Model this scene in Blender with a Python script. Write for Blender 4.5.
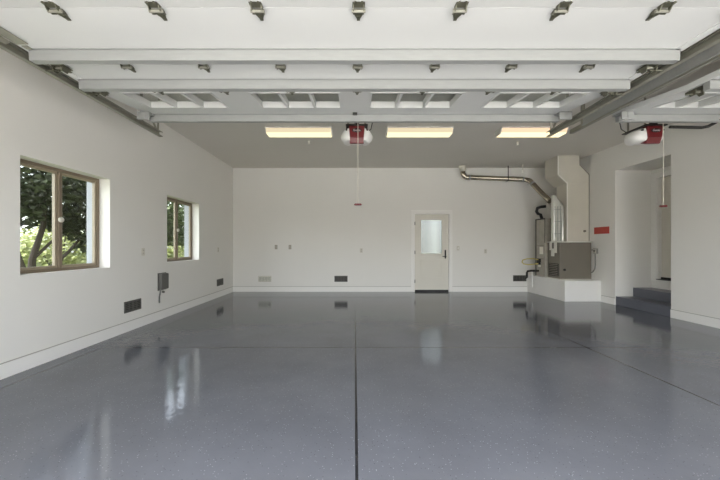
import bpy, bmesh, math, random
from mathutils import Vector, Matrix

# ------------------------------------------------------------------ scene, camera, sky, sun, exposure
for o in list(bpy.data.objects):
    bpy.data.objects.remove(o)
S = bpy.context.scene
COL = S.collection
R = math.radians

cam_d = bpy.data.cameras.new('camera')
cam = bpy.data.objects.new('camera', cam_d); COL.objects.link(cam)
cam_d.lens = 16.0; cam_d.sensor_width = 36.0; cam_d.sensor_fit = 'HORIZONTAL'
cam_d.shift_x = 0.0076; cam_d.shift_y = 0.0083
cam_d.clip_start = 0.02; cam_d.clip_end = 300
cam.location = (0, 0, 1.22); cam.rotation_euler = (R(90), 0, 0)
S.camera = cam

w = bpy.data.worlds.new('sky'); S.world = w; w.use_nodes = True
nt = w.node_tree; nt.nodes.clear()
sky = nt.nodes.new('ShaderNodeTexSky'); sky.sky_type = 'NISHITA'
sky.sun_disc = False; sky.sun_elevation = R(66); sky.sun_rotation = R(197)
sky.air_density = 1.0; sky.dust_density = 2.5; sky.ozone_density = 1.0
hs = nt.nodes.new('ShaderNodeHueSaturation'); hs.inputs['Saturation'].default_value = 0.32
bgn = nt.nodes.new('ShaderNodeBackground'); bgn.inputs['Strength'].default_value = 0.62
out = nt.nodes.new('ShaderNodeOutputWorld')
nt.links.new(sky.outputs[0], hs.inputs['Color']); nt.links.new(hs.outputs[0], bgn.inputs['Color'])
nt.links.new(bgn.outputs[0], out.inputs['Surface'])

sun_d = bpy.data.lights.new('sun', 'SUN'); sun_d.energy = 5.0; sun_d.angle = R(0.6); sun_d.color = (1.0, 0.97, 0.92)
sun = bpy.data.objects.new('sun', sun_d); COL.objects.link(sun)
sun.rotation_euler = Vector((0.12, 0.38, -0.92)).to_track_quat('-Z', 'Y').to_euler()
sun.location = (-3, -10, 25)

def portal(name, loc, rot, sx, sy):                     # tells the renderer where the sky comes in; gives no light of its own
    d = bpy.data.lights.new(name, 'AREA'); d.shape = 'RECTANGLE'; d.size = sx; d.size_y = sy
    d.cycles.is_portal = True
    o = bpy.data.objects.new(name, d); COL.objects.link(o); o.location = loc; o.rotation_euler = rot
portal('portal_double_opening', (0, 0.2, 1.22), (R(90), 0, 0), 4.88, 2.44)
portal('portal_single_opening', (4.17, 0.2, 1.22), (R(90), 0, 0), 2.44, 2.44)
portal('portal_window_near', (-3.53, 3.67, 1.52), (R(90), 0, R(-90)), 1.14, 1.17)
portal('portal_window_far', (-3.53, 6.10, 1.52), (R(90), 0, R(-90)), 1.14, 1.17)

vs = S.view_settings
vs.view_transform = 'Standard'; vs.look = 'None'; vs.gamma = 1.0; vs.use_curve_mapping = False
vs.exposure = 1.06
S.display_settings.display_device = 'sRGB'
S.cycles.max_bounces = 10; S.cycles.diffuse_bounces = 7; S.cycles.glossy_bounces = 4
S.cycles.transparent_max_bounces = 24; S.cycles.sample_clamp_indirect = 6.0
S.cycles.caustics_reflective = False; S.cycles.caustics_refractive = False

# ------------------------------------------------------------------ materials
def lin(c):
    return tuple((x / 255 / 12.92) if x / 255 <= 0.04045 else ((x / 255 + 0.055) / 1.055) ** 2.4 for x in c) + (1.0,)

def mat(name, rgb, rough=0.5, metal=0.0, var=0.06, scale=3.0, bump=0.0, bscale=60.0, spec=0.5, stretch=None, coat=0.0):
    m = bpy.data.materials.new(name); m.use_nodes = True
    n = m.node_tree.nodes; L = m.node_tree.links
    b = n['Principled BSDF']
    b.inputs['Roughness'].default_value = rough; b.inputs['Metallic'].default_value = metal
    b.inputs['Specular IOR Level'].default_value = spec
    b.inputs['Coat Weight'].default_value = coat
    g = n.new('ShaderNodeNewGeometry')
    src = g.outputs['Position']
    if stretch:
        mp = n.new('ShaderNodeMapping'); mp.inputs['Scale'].default_value = stretch
        L.new(src, mp.inputs['Vector']); src = mp.outputs['Vector']
    no = n.new('ShaderNodeTexNoise'); no.inputs['Scale'].default_value = scale; no.inputs['Detail'].default_value = 4
    L.new(src, no.inputs['Vector'])
    c = lin(rgb)
    mx = n.new('ShaderNodeMix'); mx.data_type = 'RGBA'
    mx.inputs['A'].default_value = tuple(max(0, x * (1 - var)) for x in c[:3]) + (1,)
    mx.inputs['B'].default_value = tuple(min(1, x * (1 + var)) for x in c[:3]) + (1,)
    L.new(no.outputs['Fac'], mx.inputs['Factor']); L.new(mx.outputs['Result'], b.inputs['Base Color'])
    if bump:
        n2 = n.new('ShaderNodeTexNoise'); n2.inputs['Scale'].default_value = bscale; n2.inputs['Detail'].default_value = 3
        L.new(src, n2.inputs['Vector'])
        bp = n.new('ShaderNodeBump'); bp.inputs['Strength'].default_value = bump; bp.inputs['Distance'].default_value = 0.01
        L.new(n2.outputs['Fac'], bp.inputs['Height']); L.new(bp.outputs['Normal'], b.inputs['Normal'])
    return m

def emit(name, rgb, strength):
    m = bpy.data.materials.new(name); m.use_nodes = True
    n = m.node_tree.nodes; n.clear()
    e = n.new('ShaderNodeEmission'); e.inputs['Color'].default_value = rgb + (1,); e.inputs['Strength'].default_value = strength
    o = n.new('ShaderNodeOutputMaterial'); m.node_tree.links.new(e.outputs[0], o.inputs['Surface'])
    return m

def glass(name, tint=(0.95, 0.97, 0.96), refl=1.0):
    m = bpy.data.materials.new(name); m.use_nodes = True
    n = m.node_tree.nodes; L = m.node_tree.links; n.clear()
    t = n.new('ShaderNodeBsdfTransparent'); t.inputs['Color'].default_value = tint + (1,)
    g = n.new('ShaderNodeBsdfGlossy'); g.inputs['Roughness'].default_value = 0.02
    f = n.new('ShaderNodeFresnel'); f.inputs['IOR'].default_value = 1.4
    k = n.new('ShaderNodeMath'); k.operation = 'MULTIPLY'; k.inputs[1].default_value = refl
    mx = n.new('ShaderNodeMixShader'); o = n.new('ShaderNodeOutputMaterial')
    gm = n.new('ShaderNodeNewGeometry'); inv = n.new('ShaderNodeMath'); inv.operation = 'SUBTRACT'; inv.inputs[0].default_value = 1.0
    L.new(gm.outputs['Backfacing'], inv.inputs[1])           # the ray is mirrored once, on entering the sheet
    k2 = n.new('ShaderNodeMath'); k2.operation = 'MULTIPLY'
    L.new(f.outputs[0], k.inputs[0]); L.new(k.outputs[0], k2.inputs[0]); L.new(inv.outputs[0], k2.inputs[1]); L.new(k2.outputs[0], mx.inputs['Fac'])
    L.new(t.outputs[0], mx.inputs[1]); L.new(g.outputs[0], mx.inputs[2]); L.new(mx.outputs[0], o.inputs['Surface'])
    return m

def leafmat(name, rgb, var=0.5, trans=0.35):
    m = mat(name, rgb, 0.55, var=var, scale=2.5)
    n = m.node_tree.nodes; L = m.node_tree.links
    b = n['Principled BSDF']; o = n['Material Output']
    t = n.new('ShaderNodeBsdfTranslucent'); t.inputs['Color'].default_value = lin(tuple(min(255, x * 1.25) for x in rgb))
    mx = n.new('ShaderNodeMixShader'); mx.inputs['Fac'].default_value = trans
    L.new(b.outputs[0], mx.inputs[1]); L.new(t.outputs[0], mx.inputs[2]); L.new(mx.outputs[0], o.inputs['Surface'])
    return m

def floor_material():
    m = bpy.data.materials.new('grey epoxy floor'); m.use_nodes = True
    n = m.node_tree.nodes; L = m.node_tree.links; b = n['Principled BSDF']
    g = n.new('ShaderNodeNewGeometry'); sp = n.new('ShaderNodeSeparateXYZ'); L.new(g.outputs['Position'], sp.inputs[0])
    no = n.new('ShaderNodeTexNoise'); no.inputs['Scale'].default_value = 1.4; no.inputs['Detail'].default_value = 8
    no.inputs['Roughness'].default_value = 0.6
    L.new(g.outputs['Position'], no.inputs['Vector'])
    base = n.new('ShaderNodeMix'); base.data_type = 'RGBA'
    base.inputs['A'].default_value = lin((82, 83, 88)); base.inputs['B'].default_value = lin((105, 108, 115))
    L.new(no.outputs['Fac'], base.inputs['Factor'])
    # paint flakes: pale and dark chips scattered in the coating
    def flakes(scale, lo, prev, col, seed):
        v = n.new('ShaderNodeTexVoronoi'); v.inputs['Scale'].default_value = scale
        ad = n.new('ShaderNodeVectorMath'); ad.operation = 'ADD'; ad.inputs[1].default_value = (seed, seed * 2, 0)
        L.new(g.outputs['Position'], ad.inputs[0]); L.new(ad.outputs[0], v.inputs['Vector'])
        sc = n.new('ShaderNodeSeparateColor'); L.new(v.outputs['Color'], sc.inputs[0])
        gt = n.new('ShaderNodeMath'); gt.operation = 'GREATER_THAN'; gt.inputs[1].default_value = lo
        L.new(sc.outputs[0], gt.inputs[0])
        lt = n.new('ShaderNodeMath'); lt.operation = 'LESS_THAN'; lt.inputs[1].default_value = 0.28
        L.new(v.outputs['Distance'], lt.inputs[0])
        mu = n.new('ShaderNodeMath'); mu.operation = 'MULTIPLY'; L.new(gt.outputs[0], mu.inputs[0]); L.new(lt.outputs[0], mu.inputs[1])
        x = n.new('ShaderNodeMix'); x.data_type = 'RGBA'; x.inputs['B'].default_value = lin(col)
        L.new(mu.outputs[0], x.inputs['Factor']); L.new(prev, x.inputs['A'])
        return x.outputs['Result']
    c = flakes(105, 0.93, base.outputs['Result'], (138, 141, 147), 3.1)
    c = flakes(90, 0.94, c, (70, 72, 77), 7.7)
    # saw-cut joints
    def line(axis, at, half):
        s = n.new('ShaderNodeMath'); s.operation = 'SUBTRACT'; s.inputs[1].default_value = at; L.new(sp.outputs[axis], s.inputs[0])
        a = n.new('ShaderNodeMath'); a.operation = 'ABSOLUTE'; L.new(s.outputs[0], a.inputs[0])
        t = n.new('ShaderNodeMath'); t.operation = 'LESS_THAN'; t.inputs[1].default_value = half; L.new(a.outputs[0], t.inputs[0])
        return t.outputs[0]
    acc = None
    for ax, at, h in (('X', 0.012, 0.0085), ('X', 2.79, 0.008), ('X', -3.03, 0.010), ('Y', 3.84, 0.006), ('Y', 6.35, 0.006)):
        l = line(ax, at, h)
        if acc is None: acc = l
        else:
            mm = n.new('ShaderNodeMath'); mm.operation = 'MAXIMUM'; L.new(acc, mm.inputs[0]); L.new(l, mm.inputs[1]); acc = mm.outputs[0]
    x = n.new('ShaderNodeMix'); x.data_type = 'RGBA'; x.inputs['B'].default_value = lin((38, 38, 40))
    L.new(acc, x.inputs['Factor']); L.new(c, x.inputs['A']); L.new(x.outputs['Result'], b.inputs['Base Color'])
    # gloss, slightly uneven
    r = n.new('ShaderNodeMapRange'); r.inputs['To Min'].default_value = 0.02; r.inputs['To Max'].default_value = 0.10
    L.new(no.outputs['Fac'], r.inputs['Value']); L.new(r.outputs[0], b.inputs['Roughness'])
    b.inputs['Specular IOR Level'].default_value = 0.32
    n2 = n.new('ShaderNodeTexNoise'); n2.inputs['Scale'].default_value = 22; n2.inputs['Detail'].default_value = 3
    L.new(g.outputs['Position'], n2.inputs['Vector'])
    bp = n.new('ShaderNodeBump'); bp.inputs['Strength'].default_value = 0.10; bp.inputs['Distance'].default_value = 0.01
    L.new(n2.outputs['Fac'], bp.inputs['Height']); L.new(bp.outputs['Normal'], b.inputs['Normal'])
    return m

M = dict(
    wall=mat('white wall paint', (226, 224, 218), 0.6, var=0.025, scale=1.2, bump=0.03, bscale=90, spec=0.3),
    ceiling=mat('ceiling paint', (214, 210, 202), 0.7, var=0.03, scale=1.0, spec=0.25),
    trim=mat('white trim paint', (232, 230, 225), 0.45, var=0.02),
    socket=mat('wall socket plastic', (178, 174, 162), 0.5),
    gap=mat('grey caulk line', (168, 165, 156), 0.7),
    floor=floor_material(),
    step=mat('dark grey step paint', (92, 94, 102), 0.35, var=0.05, scale=6),
    doorwhite=mat('white door steel', (212, 212, 209), 0.4, var=0.02, scale=2, bump=0.02, bscale=180),
    galv=mat('galvanised steel', (162, 163, 160), 0.45, 0.25, var=0.10, scale=9, stretch=(1, 6, 6)),
    track=mat('dull galvanised track', (152, 150, 137), 0.42, 0.4, var=0.16, scale=12),
    hinge=mat('oiled zinc hinge', (102, 101, 86), 0.42, 0.5, var=0.25, scale=30),
    dark=mat('dark steel', (42, 40, 36), 0.45, 0.4, var=0.15),
    black=mat('black rubber', (18, 18, 18), 0.6, var=0.2),
    red=mat('red plastic', (100, 26, 29), 0.38, var=0.06),
    redsign=mat('red painted sign', (182, 66, 56), 0.5, var=0.12, scale=25),
    lens=mat('white translucent plastic', (226, 225, 220), 0.3, var=0.03),
    taupe=mat('taupe window vinyl', (122, 108, 90), 0.45, var=0.06),
    sashlit=mat('lit taupe sash', (150, 138, 118), 0.45, var=0.06),  # lighter taupe carries the outside light on the sash edges
    stucco=mat('outside stucco', (160, 163, 170), 0.85, var=0.05, bump=0.2, bscale=40),
    glass=glass('window glass'),
    doorglass=glass('overhead door glass', (0.86, 0.88, 0.86), 0.5),
    vent=mat('grey vent louvre', (92, 91, 86), 0.5, 0.3, var=0.15, scale=20),
    ventdark=mat('vent inside', (34, 34, 32), 0.8),
    ventdaylight=mat('daylight toned vent louvre', (228, 228, 214), 0.5, var=0.15, scale=30),  # pale tone stands in for daylight coming through the louvres
    plate=mat('off white wall plate', (206, 202, 190), 0.4),
    plategrey=mat('grey wall plate', (160, 155, 142), 0.5),
    boxgrey=mat('grey weatherproof plastic', (98, 97, 92), 0.5, var=0.1),
    furnace=mat('grey brown furnace enamel', (119, 113, 102), 0.42, 0.15, var=0.08, scale=4),
    furnace2=mat('worn furnace panel', (164, 160, 148), 0.4, 0.15, var=0.25, scale=7),
    duct=mat('pale duct metal', (206, 201, 188), 0.36, 0.12, var=0.08, scale=2.5),
    seam=mat('bright duct seam', (246, 244, 236), 0.35, 0.3),
    riser=mat('bright zinc riser', (222, 222, 214), 0.3, 0.5, var=0.1, scale=5),
    flue=mat('shiny flue pipe', (178, 170, 152), 0.2, 0.9, var=0.12, scale=6),
    yellow=mat('yellow gas line', (206, 190, 110), 0.45),
    paper=mat('white paper', (228, 226, 216), 0.8, var=0.1, scale=50),
    conduit=mat('grey conduit', (120, 118, 112), 0.4, 0.5),
    doorpaint=mat('cream door paint', (212, 208, 196), 0.42, var=0.02),
    concrete=mat('driveway concrete', (208, 206, 200), 0.85, var=0.1, scale=2, bump=0.1),
    lawn=mat('lawn green', (92, 100, 58), 0.9, var=0.4, scale=8, bump=0.5, bscale=30),
    bark=mat('grey brown bark', (58, 50, 42), 0.9, var=0.35, scale=14, bump=0.6, bscale=30),
    leafdark=leafmat('deep green leaves', (44, 52, 30), trans=0.2),
    leafmid=leafmat('mid green leaves', (76, 88, 50), trans=0.2),
    leafpale=leafmat('pale green leaves', (128, 134, 86), trans=0.25),
    roof=mat('roof board', (110, 104, 96), 0.9),
    plaque=mat('black plaque', (20, 20, 20), 0.35),
    letter=mat('silver lettering', (186, 186, 182), 0.4, 0.2),
    backdrop=mat('weathered fence boards', (126, 127, 124), 0.9, var=0.75, scale=3, stretch=(1.2, 1, 0.02)),
    cord=mat('white cord', (198, 192, 178), 0.7),
)
def frosted():
    m = bpy.data.materials.new('textured privacy glass'); m.use_nodes = True
    b = m.node_tree.nodes['Principled BSDF']
    b.inputs['Base Color'].default_value = (0.66, 0.70, 0.71, 1); b.inputs['Transmission Weight'].default_value = 1
    b.inputs['Roughness'].default_value = 0.08; b.inputs['IOR'].default_value = 1.12
    return m
M['frosted'] = frosted()

# ------------------------------------------------------------------ mesh helpers
class MB:
    def __init__(s): s.b = bmesh.new()
    def box(s, x0, x1, y0, y1, z0, z1):
        v = [s.b.verts.new(p) for p in ((x0,y0,z0),(x1,y0,z0),(x1,y1,z0),(x0,y1,z0),(x0,y0,z1),(x1,y0,z1),(x1,y1,z1),(x0,y1,z1))]
        for f in ((3,2,1,0),(4,5,6,7),(0,1,5,4),(1,2,6,5),(2,3,7,6),(3,0,4,7)): s.b.faces.new([v[i] for i in f])
        return s
    def prism(s, pts, a0, a1, axis='Y'):
        """polygon extruded along an axis: Y takes (x,z), X takes (y,z), Z takes (x,y)"""
        def p(u, v, a): return {'Y': (u, a, v), 'X': (a, u, v), 'Z': (u, v, a)}[axis]
        A = [s.b.verts.new(p(u, v, a0)) for u, v in pts]; B = [s.b.verts.new(p(u, v, a1)) for u, v in pts]
        n = len(pts)
        s.b.faces.new(A); s.b.faces.new(B[::-1])
        for i in range(n): s.b.faces.new([A[i], B[i], B[(i+1) % n], A[(i+1) % n]])
        return s
    def tube(s, pts, r, n=10, caps=True):
        """round tube along points; r a number or one radius per point"""
        pts = [Vector(p) for p in pts]; rr = r if isinstance(r, (list, tuple)) else [r] * len(pts)
        rings = []; up = None
        for i, p in enumerate(pts):
            a = pts[max(0, i-1)]; c = pts[min(len(pts)-1, i+1)]
            t = (c - a).normalized()
            if up is None:
                up = Vector((0, 0, 1)) if abs(t.z) < 0.9 else Vector((1, 0, 0))
            x = t.cross(up).normalized(); up = x.cross(t).normalized()
            rings.append([s.b.verts.new(p + (x * math.cos(k*2*math.pi/n) + up * math.sin(k*2*math.pi/n)) * rr[i]) for k in range(n)])
        for A, B in zip(rings, rings[1:]):
            for k in range(n): s.b.faces.new([A[k], A[(k+1) % n], B[(k+1) % n], B[k]])
        if caps: s.b.faces.new(rings[0][::-1]); s.b.faces.new(rings[-1])
        return s
    def bar(s, p, q, wx, wz):
        """square bar between two points"""
        p, q = Vector(p), Vector(q); t = (q - p).normalized()
        up = Vector((0, 0, 1)) if abs(t.z) < 0.95 else Vector((0, 1, 0))
        x = t.cross(up).normalized(); u = x.cross(t).normalized()
        rings = [[s.b.verts.new(c + x*sx*wx/2 + u*sz*wz/2) for sx, sz in ((-1,-1),(1,-1),(1,1),(-1,1))] for c in (p, q)]
        A, B = rings
        for k in range(4): s.b.faces.new([A[k], A[(k+1) % 4], B[(k+1) % 4], B[k]])
        s.b.faces.new(A[::-1]); s.b.faces.new(B)
        return s
    def lathe(s, prof, c, axis='Z', n=20):
        """profile of (radius, along) turned about an axis through c"""
        rings = []
        for r, h in prof:
            ring = []
            for k in range(n):
                a = 2*math.pi*k/n; u, v = r*math.cos(a), r*math.sin(a)
                q = {'Z': (u, v, h), 'Y': (u, h, v), 'X': (h, u, v)}[axis]
                ring.append(s.b.verts.new((c[0]+q[0], c[1]+q[1], c[2]+q[2])))
            rings.append(ring)
        for A, B in zip(rings, rings[1:]):
            for k in range(n): s.b.faces.new([A[k], A[(k+1) % n], B[(k+1) % n], B[k]])
        s.b.faces.new(rings[0]); s.b.faces.new(rings[-1])
        return s
    def xform(s, m): bmesh.ops.transform(s.b, matrix=m, verts=s.b.verts); return s
    def build(s, name, m, parent=None, bevel=0.0, smooth=False):
        bmesh.ops.recalc_face_normals(s.b, faces=s.b.faces)
        me = bpy.data.meshes.new(name); s.b.to_mesh(me); s.b.free()
        me.materials.append(m)
        if smooth:
            for p in me.polygons: p.use_smooth = True
            me.set_sharp_from_angle(angle=R(40))
        o = bpy.data.objects.new(name, me); COL.objects.link(o)
        if bevel:
            b = o.modifiers.new('bevel', 'BEVEL'); b.width = bevel; b.segments = 2; b.limit_method = 'ANGLE'
        if parent is not None:
            o.parent = parent
            if parent.type == 'EMPTY' or True: o.matrix_parent_inverse = world(parent).inverted()
        return o
def world(o):
    m = Matrix.LocRotScale(o.location, o.rotation_euler, o.scale)
    return world(o.parent) @ o.matrix_parent_inverse @ m if o.parent else m
def tag(o, label, cat, group=None, kind=None):
    o['label'] = label; o['category'] = cat
    if group: o['group'] = group
    if kind: o['kind'] = kind
    return o
def empty(name, loc, label=None, cat=None, group=None):
    o = bpy.data.objects.new(name, None); COL.objects.link(o); o.location = loc; o.empty_display_size = 0.1
    if label: tag(o, label, cat, group)
    return o
def struct(o, label=None, cat=None):
    o['kind'] = 'structure'
    if label: o['label'] = label; o['category'] = cat
    return o
def copy_tree(o, parent=None):
    c = o.copy(); COL.objects.link(c)
    if parent is not None: c.parent = parent
    for ch in [x for x in o.children]: copy_tree(ch, c)
    return c
def arc(c, r, a0, a1, n, plane='XZ'):
    res = []
    for i in range(n+1):
        a = R(a0 + (a1-a0)*i/n); u, v = r*math.cos(a), r*math.sin(a)
        res.append({'XZ': (c[0]+u, c[1], c[2]+v), 'YZ': (c[0], c[1]+u, c[2]+v), 'XY': (c[0]+u, c[1]+v, c[2])}[plane])
    return res

XL, XR, YB, ZC = -3.24, 5.40, 8.53, 3.30            # room: left wall, right wall, back wall, ceiling
YF = 0.40                                           # inside of the front wall
AY0, AY1, AX, AZ = 5.46, 6.63, 6.15, 2.786          # alcove in the right wall

# ------------------------------------------------------------------ the room
struct(MB().box(XL-0.28, AX+0.2, 0.1, YB+0.2, -0.15, 0).build('floor', M['floor']), 'glossy grey epoxy garage floor with pale flakes and saw-cut joints', 'floor')
struct(MB().box(XL-0.28, XR+0.2, 0.1, YB+0.2, ZC, ZC+0.12).build('ceiling', M['ceiling']), 'flat off-white garage ceiling above the overhead doors', 'ceiling')
struct(MB().box(XL-1.5, AX+0.7, -0.3, YB+1.2, ZC+0.14, ZC+0.3).build('roof', M['roof']), 'unseen flat roof deck over the garage, eave widened to block sky at the windows', 'roof')  # unseen slab blocking sun; left overhang widened to cut sky light at the windows

def plane_wall(axis, at0, at1, u0, u1, z0, z1, holes):
    """wall slab with rectangular holes (u0,u1,z0,z1); axis X: slab from x=at0..at1 running along y"""
    us = sorted({u0, u1, *[h[0] for h in holes], *[h[1] for h in holes]})
    mb = MB()
    for a, b in zip(us, us[1:]):
        hs_ = sorted([h for h in holes if h[0] <= a and h[1] >= b], key=lambda h: h[2])
        z = z0
        for h in hs_ + [None]:
            top = h[2] if h else z1
            if top > z + 1e-6:
                if axis == 'X': mb.box(at0, at1, a, b, z, top)
                else: mb.box(a, b, at0, at1, z, top)
            if h: z = h[3]
    bmesh.ops.remove_doubles(mb.b, verts=mb.b.verts, dist=1e-5)
    # drop the doubled faces between neighbouring pieces
    seen = {}
    for f in list(mb.b.faces):
        k = tuple(sorted(v.index for v in f.verts)) if False else frozenset(v for v in f.verts)
        seen.setdefault(k, []).append(f)
    for fs in seen.values():
        if len(fs) > 1:
            for f in fs: mb.b.faces.remove(f)
    return mb

WIN = [(3.10, 4.24), (5.53, 6.67)]; WZ0, WZ1 = 0.935, 2.105
struct(plane_wall('X', XL-0.27, XL, 0.15, YB+0.15, 0, ZC, [(a, b, WZ0, WZ1) for a, b in WIN]).build('wall_left', M['wall']), 'long white side wall with two windows', 'wall')
DX0, DX1, DZ1 = 1.59, 2.53, 2.085
struct(plane_wall('Y', YB, YB+0.15, XL, XR+0.12, 0, ZC, [(DX0, DX1, 0, DZ1)]).build('wall_back', M['wall']), 'plain white back wall with a single door', 'wall')
struct(plane_wall('X', XR, XR+0.12, 0.15, YB, 0, ZC, [(AY0, AY1, 0, AZ)]).build('wall_right', M['wall']), 'white side wall with a stepped entry alcove', 'wall')
struct(plane_wall('Y', 0.25, YF, XL, XR, 0, ZC, [(-2.44, 2.44, 0, 2.44), (2.95, 5.39, 0, 2.44)]).build('wall_front', M['wall']), 'front wall with the two open vehicle doorways', 'wall')  # narrower doorway cut wider than its door to let in more light
# alcove shell
D2Y0, D2Y1, D2Z0, D2Z1 = 5.60, 6.50, 0.54, 2.60
al = plane_wall('X', AX, AX+0.14, AY0-0.12, AY1+0.12, 0, AZ+0.1, [(D2Y0, D2Y1, D2Z0, D2Z1)])
al.box(XR+0.12, AX, AY1, AY1+0.12, 0, AZ+0.1)
al.box(XR+0.12, AX, AY0-0.12, AY0, 0, AZ+0.1)
al.box(XR+0.12, AX, AY0, AY1, AZ, AZ+0.1)
struct(al.build('wall_alcove', M['wall']), 'white walls and soffit of the entry alcove above dark steps', 'wall')

# baseboards: a low white curb with a thin dark line on top
def curb(name, boxes, lines, label):
    mb = MB()
    for b in boxes: mb.box(*b)
    o = struct(mb.build(name, M['trim']), label, 'baseboard')
    ml = MB()
    for b in lines: ml.box(*b)
    ml.build('caulk_line', M['gap'], o)
H = 0.135
curb('baseboard_left', [(XL, XL+0.014, YF, YB, 0, H)], [(XL, XL+0.006, YF, YB, H, H+0.010)], 'low white curb along the window wall')
curb('baseboard_back', [(XL+0.014, 1.50, YB-0.014, YB, 0, H), (2.61, 4.60, YB-0.014, YB, 0, H)],
     [(XL+0.014, 1.50, YB-0.006, YB, H, H+0.010), (2.61, 4.60, YB-0.006, YB, H, H+0.010)], 'low white curb along the back wall')
curb('baseboard_right', [(XR-0.014, XR, YF, AY0-0.002, 0, H), (XR-0.014, XR, AY1+0.002, 6.995, 0, H)],
     [(XR-0.006, XR, YF, AY0-0.002, H, H+0.010), (XR-0.006, XR, AY1+0.002, 6.995, H, H+0.010)], 'low white curb along the alcove wall')

# ------------------------------------------------------------------ windows in the left wall
def window(name, y0, y1, label):
    e = struct(empty(name, (XL-0.17, (y0+y1)/2, WZ0)), label, 'window')
    xo, xi = XL-0.20, XL-0.14
    ym = (y0+y1)/2
    f = MB()
    f.box(xo, xi, y0, y1, WZ0, WZ0+0.035).box(xo, xi, y0, y1, WZ1-0.035, WZ1)
    f.box(xo, xi, y0, y0+0.035, WZ0+0.035, WZ1-0.035).box(xo, xi, y1-0.035, y1, WZ0+0.035, WZ1-0.035)
    f.box(xo+0.005, xi+0.008, ym-0.018, ym+0.018, WZ0+0.035, WZ1-0.035)
    f.build('frame', M['taupe'], e, bevel=0.004)
    for a, b in ((y0+0.035, ym-0.018), (ym+0.018, y1-0.035)):
        s = MB(); x0, x1 = xo+0.012, xi-0.012; t = 0.028
        z0, z1 = WZ0+0.035, WZ1-0.035
        s.box(x0, x1, a, b, z0, z0+0.028).box(x0, x1, a, b, z1-0.028, z1)
        s.box(x0, x1, a, a+t, z0+0.028, z1-0.028).box(x0, x1, b-t, b, z0+0.028, z1-0.028)
        so = s.build('sash', M['sashlit'], e, bevel=0.003)
        MB().box((x0+x1)/2-0.003, (x0+x1)/2+0.003, a+t-0.004, b-t+0.004, z0+0.024, z1-0.024).build('pane', M['glass'], so)
    MB().lathe([(0.030, 0), (0.032, 0.012), (0.024, 0.022)], (xi+0.008, ym, 1.52), 'X').build('latch', M['plate'], e, smooth=True)
    # outside return of the opening
    o = MB(); a = 0.012
    o.box(XL-0.30, xo, y0, y0+a, WZ0, WZ1).box(XL-0.30, xo, y1-a, y1, WZ0, WZ1)
    o.box(XL-0.30, xo, y0+a, y1-a, WZ0, WZ0+a).box(XL-0.30, xo, y0+a, y1-a, WZ1-a, WZ1)
    o.build('outside_return', M['stucco'], e)
    return e
window('window_1', *WIN[0], 'taupe two-pane slider window looking at a dark forked tree')
window('window_2', *WIN[1], 'taupe two-pane slider window nearer the back wall, looking at bright shrubs')

# ------------------------------------------------------------------ back door
d1 = struct(empty('door_1', ((DX0+DX1)/2, YB, 0)), 'cream panelled back door with textured glass and black handle', 'door')
yl = YB+0.02
cs = MB()
cs.box(1.507, 1.60, YB-0.016, YB, 0, DZ1).box(2.52, 2.60, YB-0.016, YB, 0, DZ1).box(1.507, 2.60, YB-0.016, YB, DZ1-0.01, DZ1+0.085)
cs.box(DX0, DX0+0.018, YB, YB+0.12, 0, DZ1).box(DX1-0.018, DX1, YB, YB+0.12, 0, DZ1).box(DX0+0.018, DX1-0.018, YB, YB+0.12, DZ1-0.018, DZ1)
cs.build('casing', M['trim'], d1, bevel=0.004)
lx0, lx1, lz0, lz1 = 1.775, 2.335, 1.02, 1.915
leaf = plane_wall('Y', yl, yl+0.045, 1.613, 2.507, 0.045, 2.062, [(lx0, lx1, lz0, lz1)])
lo = leaf.build('door_leaf', M['doorpaint'], d1)
g = MB()
g.box(lx0-0.03, lx1+0.03, yl-0.012, yl, lz0-0.03, lz0).box(lx0-0.03, lx1+0.03, yl-0.012, yl, lz1, lz1+0.03)
g.box(lx0-0.03, lx0, yl-0.012, yl, lz0, lz1).box(lx1, lx1+0.03, yl-0.012, yl, lz0, lz1)
g.build('glazing_bead', M['doorpaint'], lo, bevel=0.005)
MB().box(lx0, lx1, yl+0.018, yl+0.028, lz0, lz1).build('pane', M['frosted'], lo)
p = MB()
for a, b, c, d in ((lx0-0.01, lx1+0.01, 0.835, 0.850), (lx0-0.01, lx1+0.01, 0.36, 0.375), (lx0-0.01, lx0+0.005, 0.375, 0.835), (lx1-0.005, lx1+0.01, 0.375, 0.835)):
    p.box(a, b, yl-0.014, yl, c, d)
p.box(lx0+0.05, lx1-0.05, yl-0.006, yl, 0.42, 0.79)
p.build('lower_panel', M['doorpaint'], lo, bevel=0.003)
MB().box(1.613, 2.507, yl-0.012, yl+0.04, 0.004, 0.050).build('door_sweep', M['black'], d1)
h = MB().box(2.405, 2.445, yl-0.012, yl, 0.885, 1.115)
h.lathe([(0.018, -0.05), (0.018, 0)], (2.425, yl-0.012, 0.945), 'Y')
h.box(2.335, 2.440, yl-0.068, yl-0.050, 0.935, 0.955)
h.build('door_handle', M['black'], d1, bevel=0.003)
for z in (1.82, 1.05, 0.28):
    MB().tube([(1.606, YB-0.02, z-0.045), (1.606, YB-0.02, z+0.045)], 0.009).build('hinge', M['dark'], d1)

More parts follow.
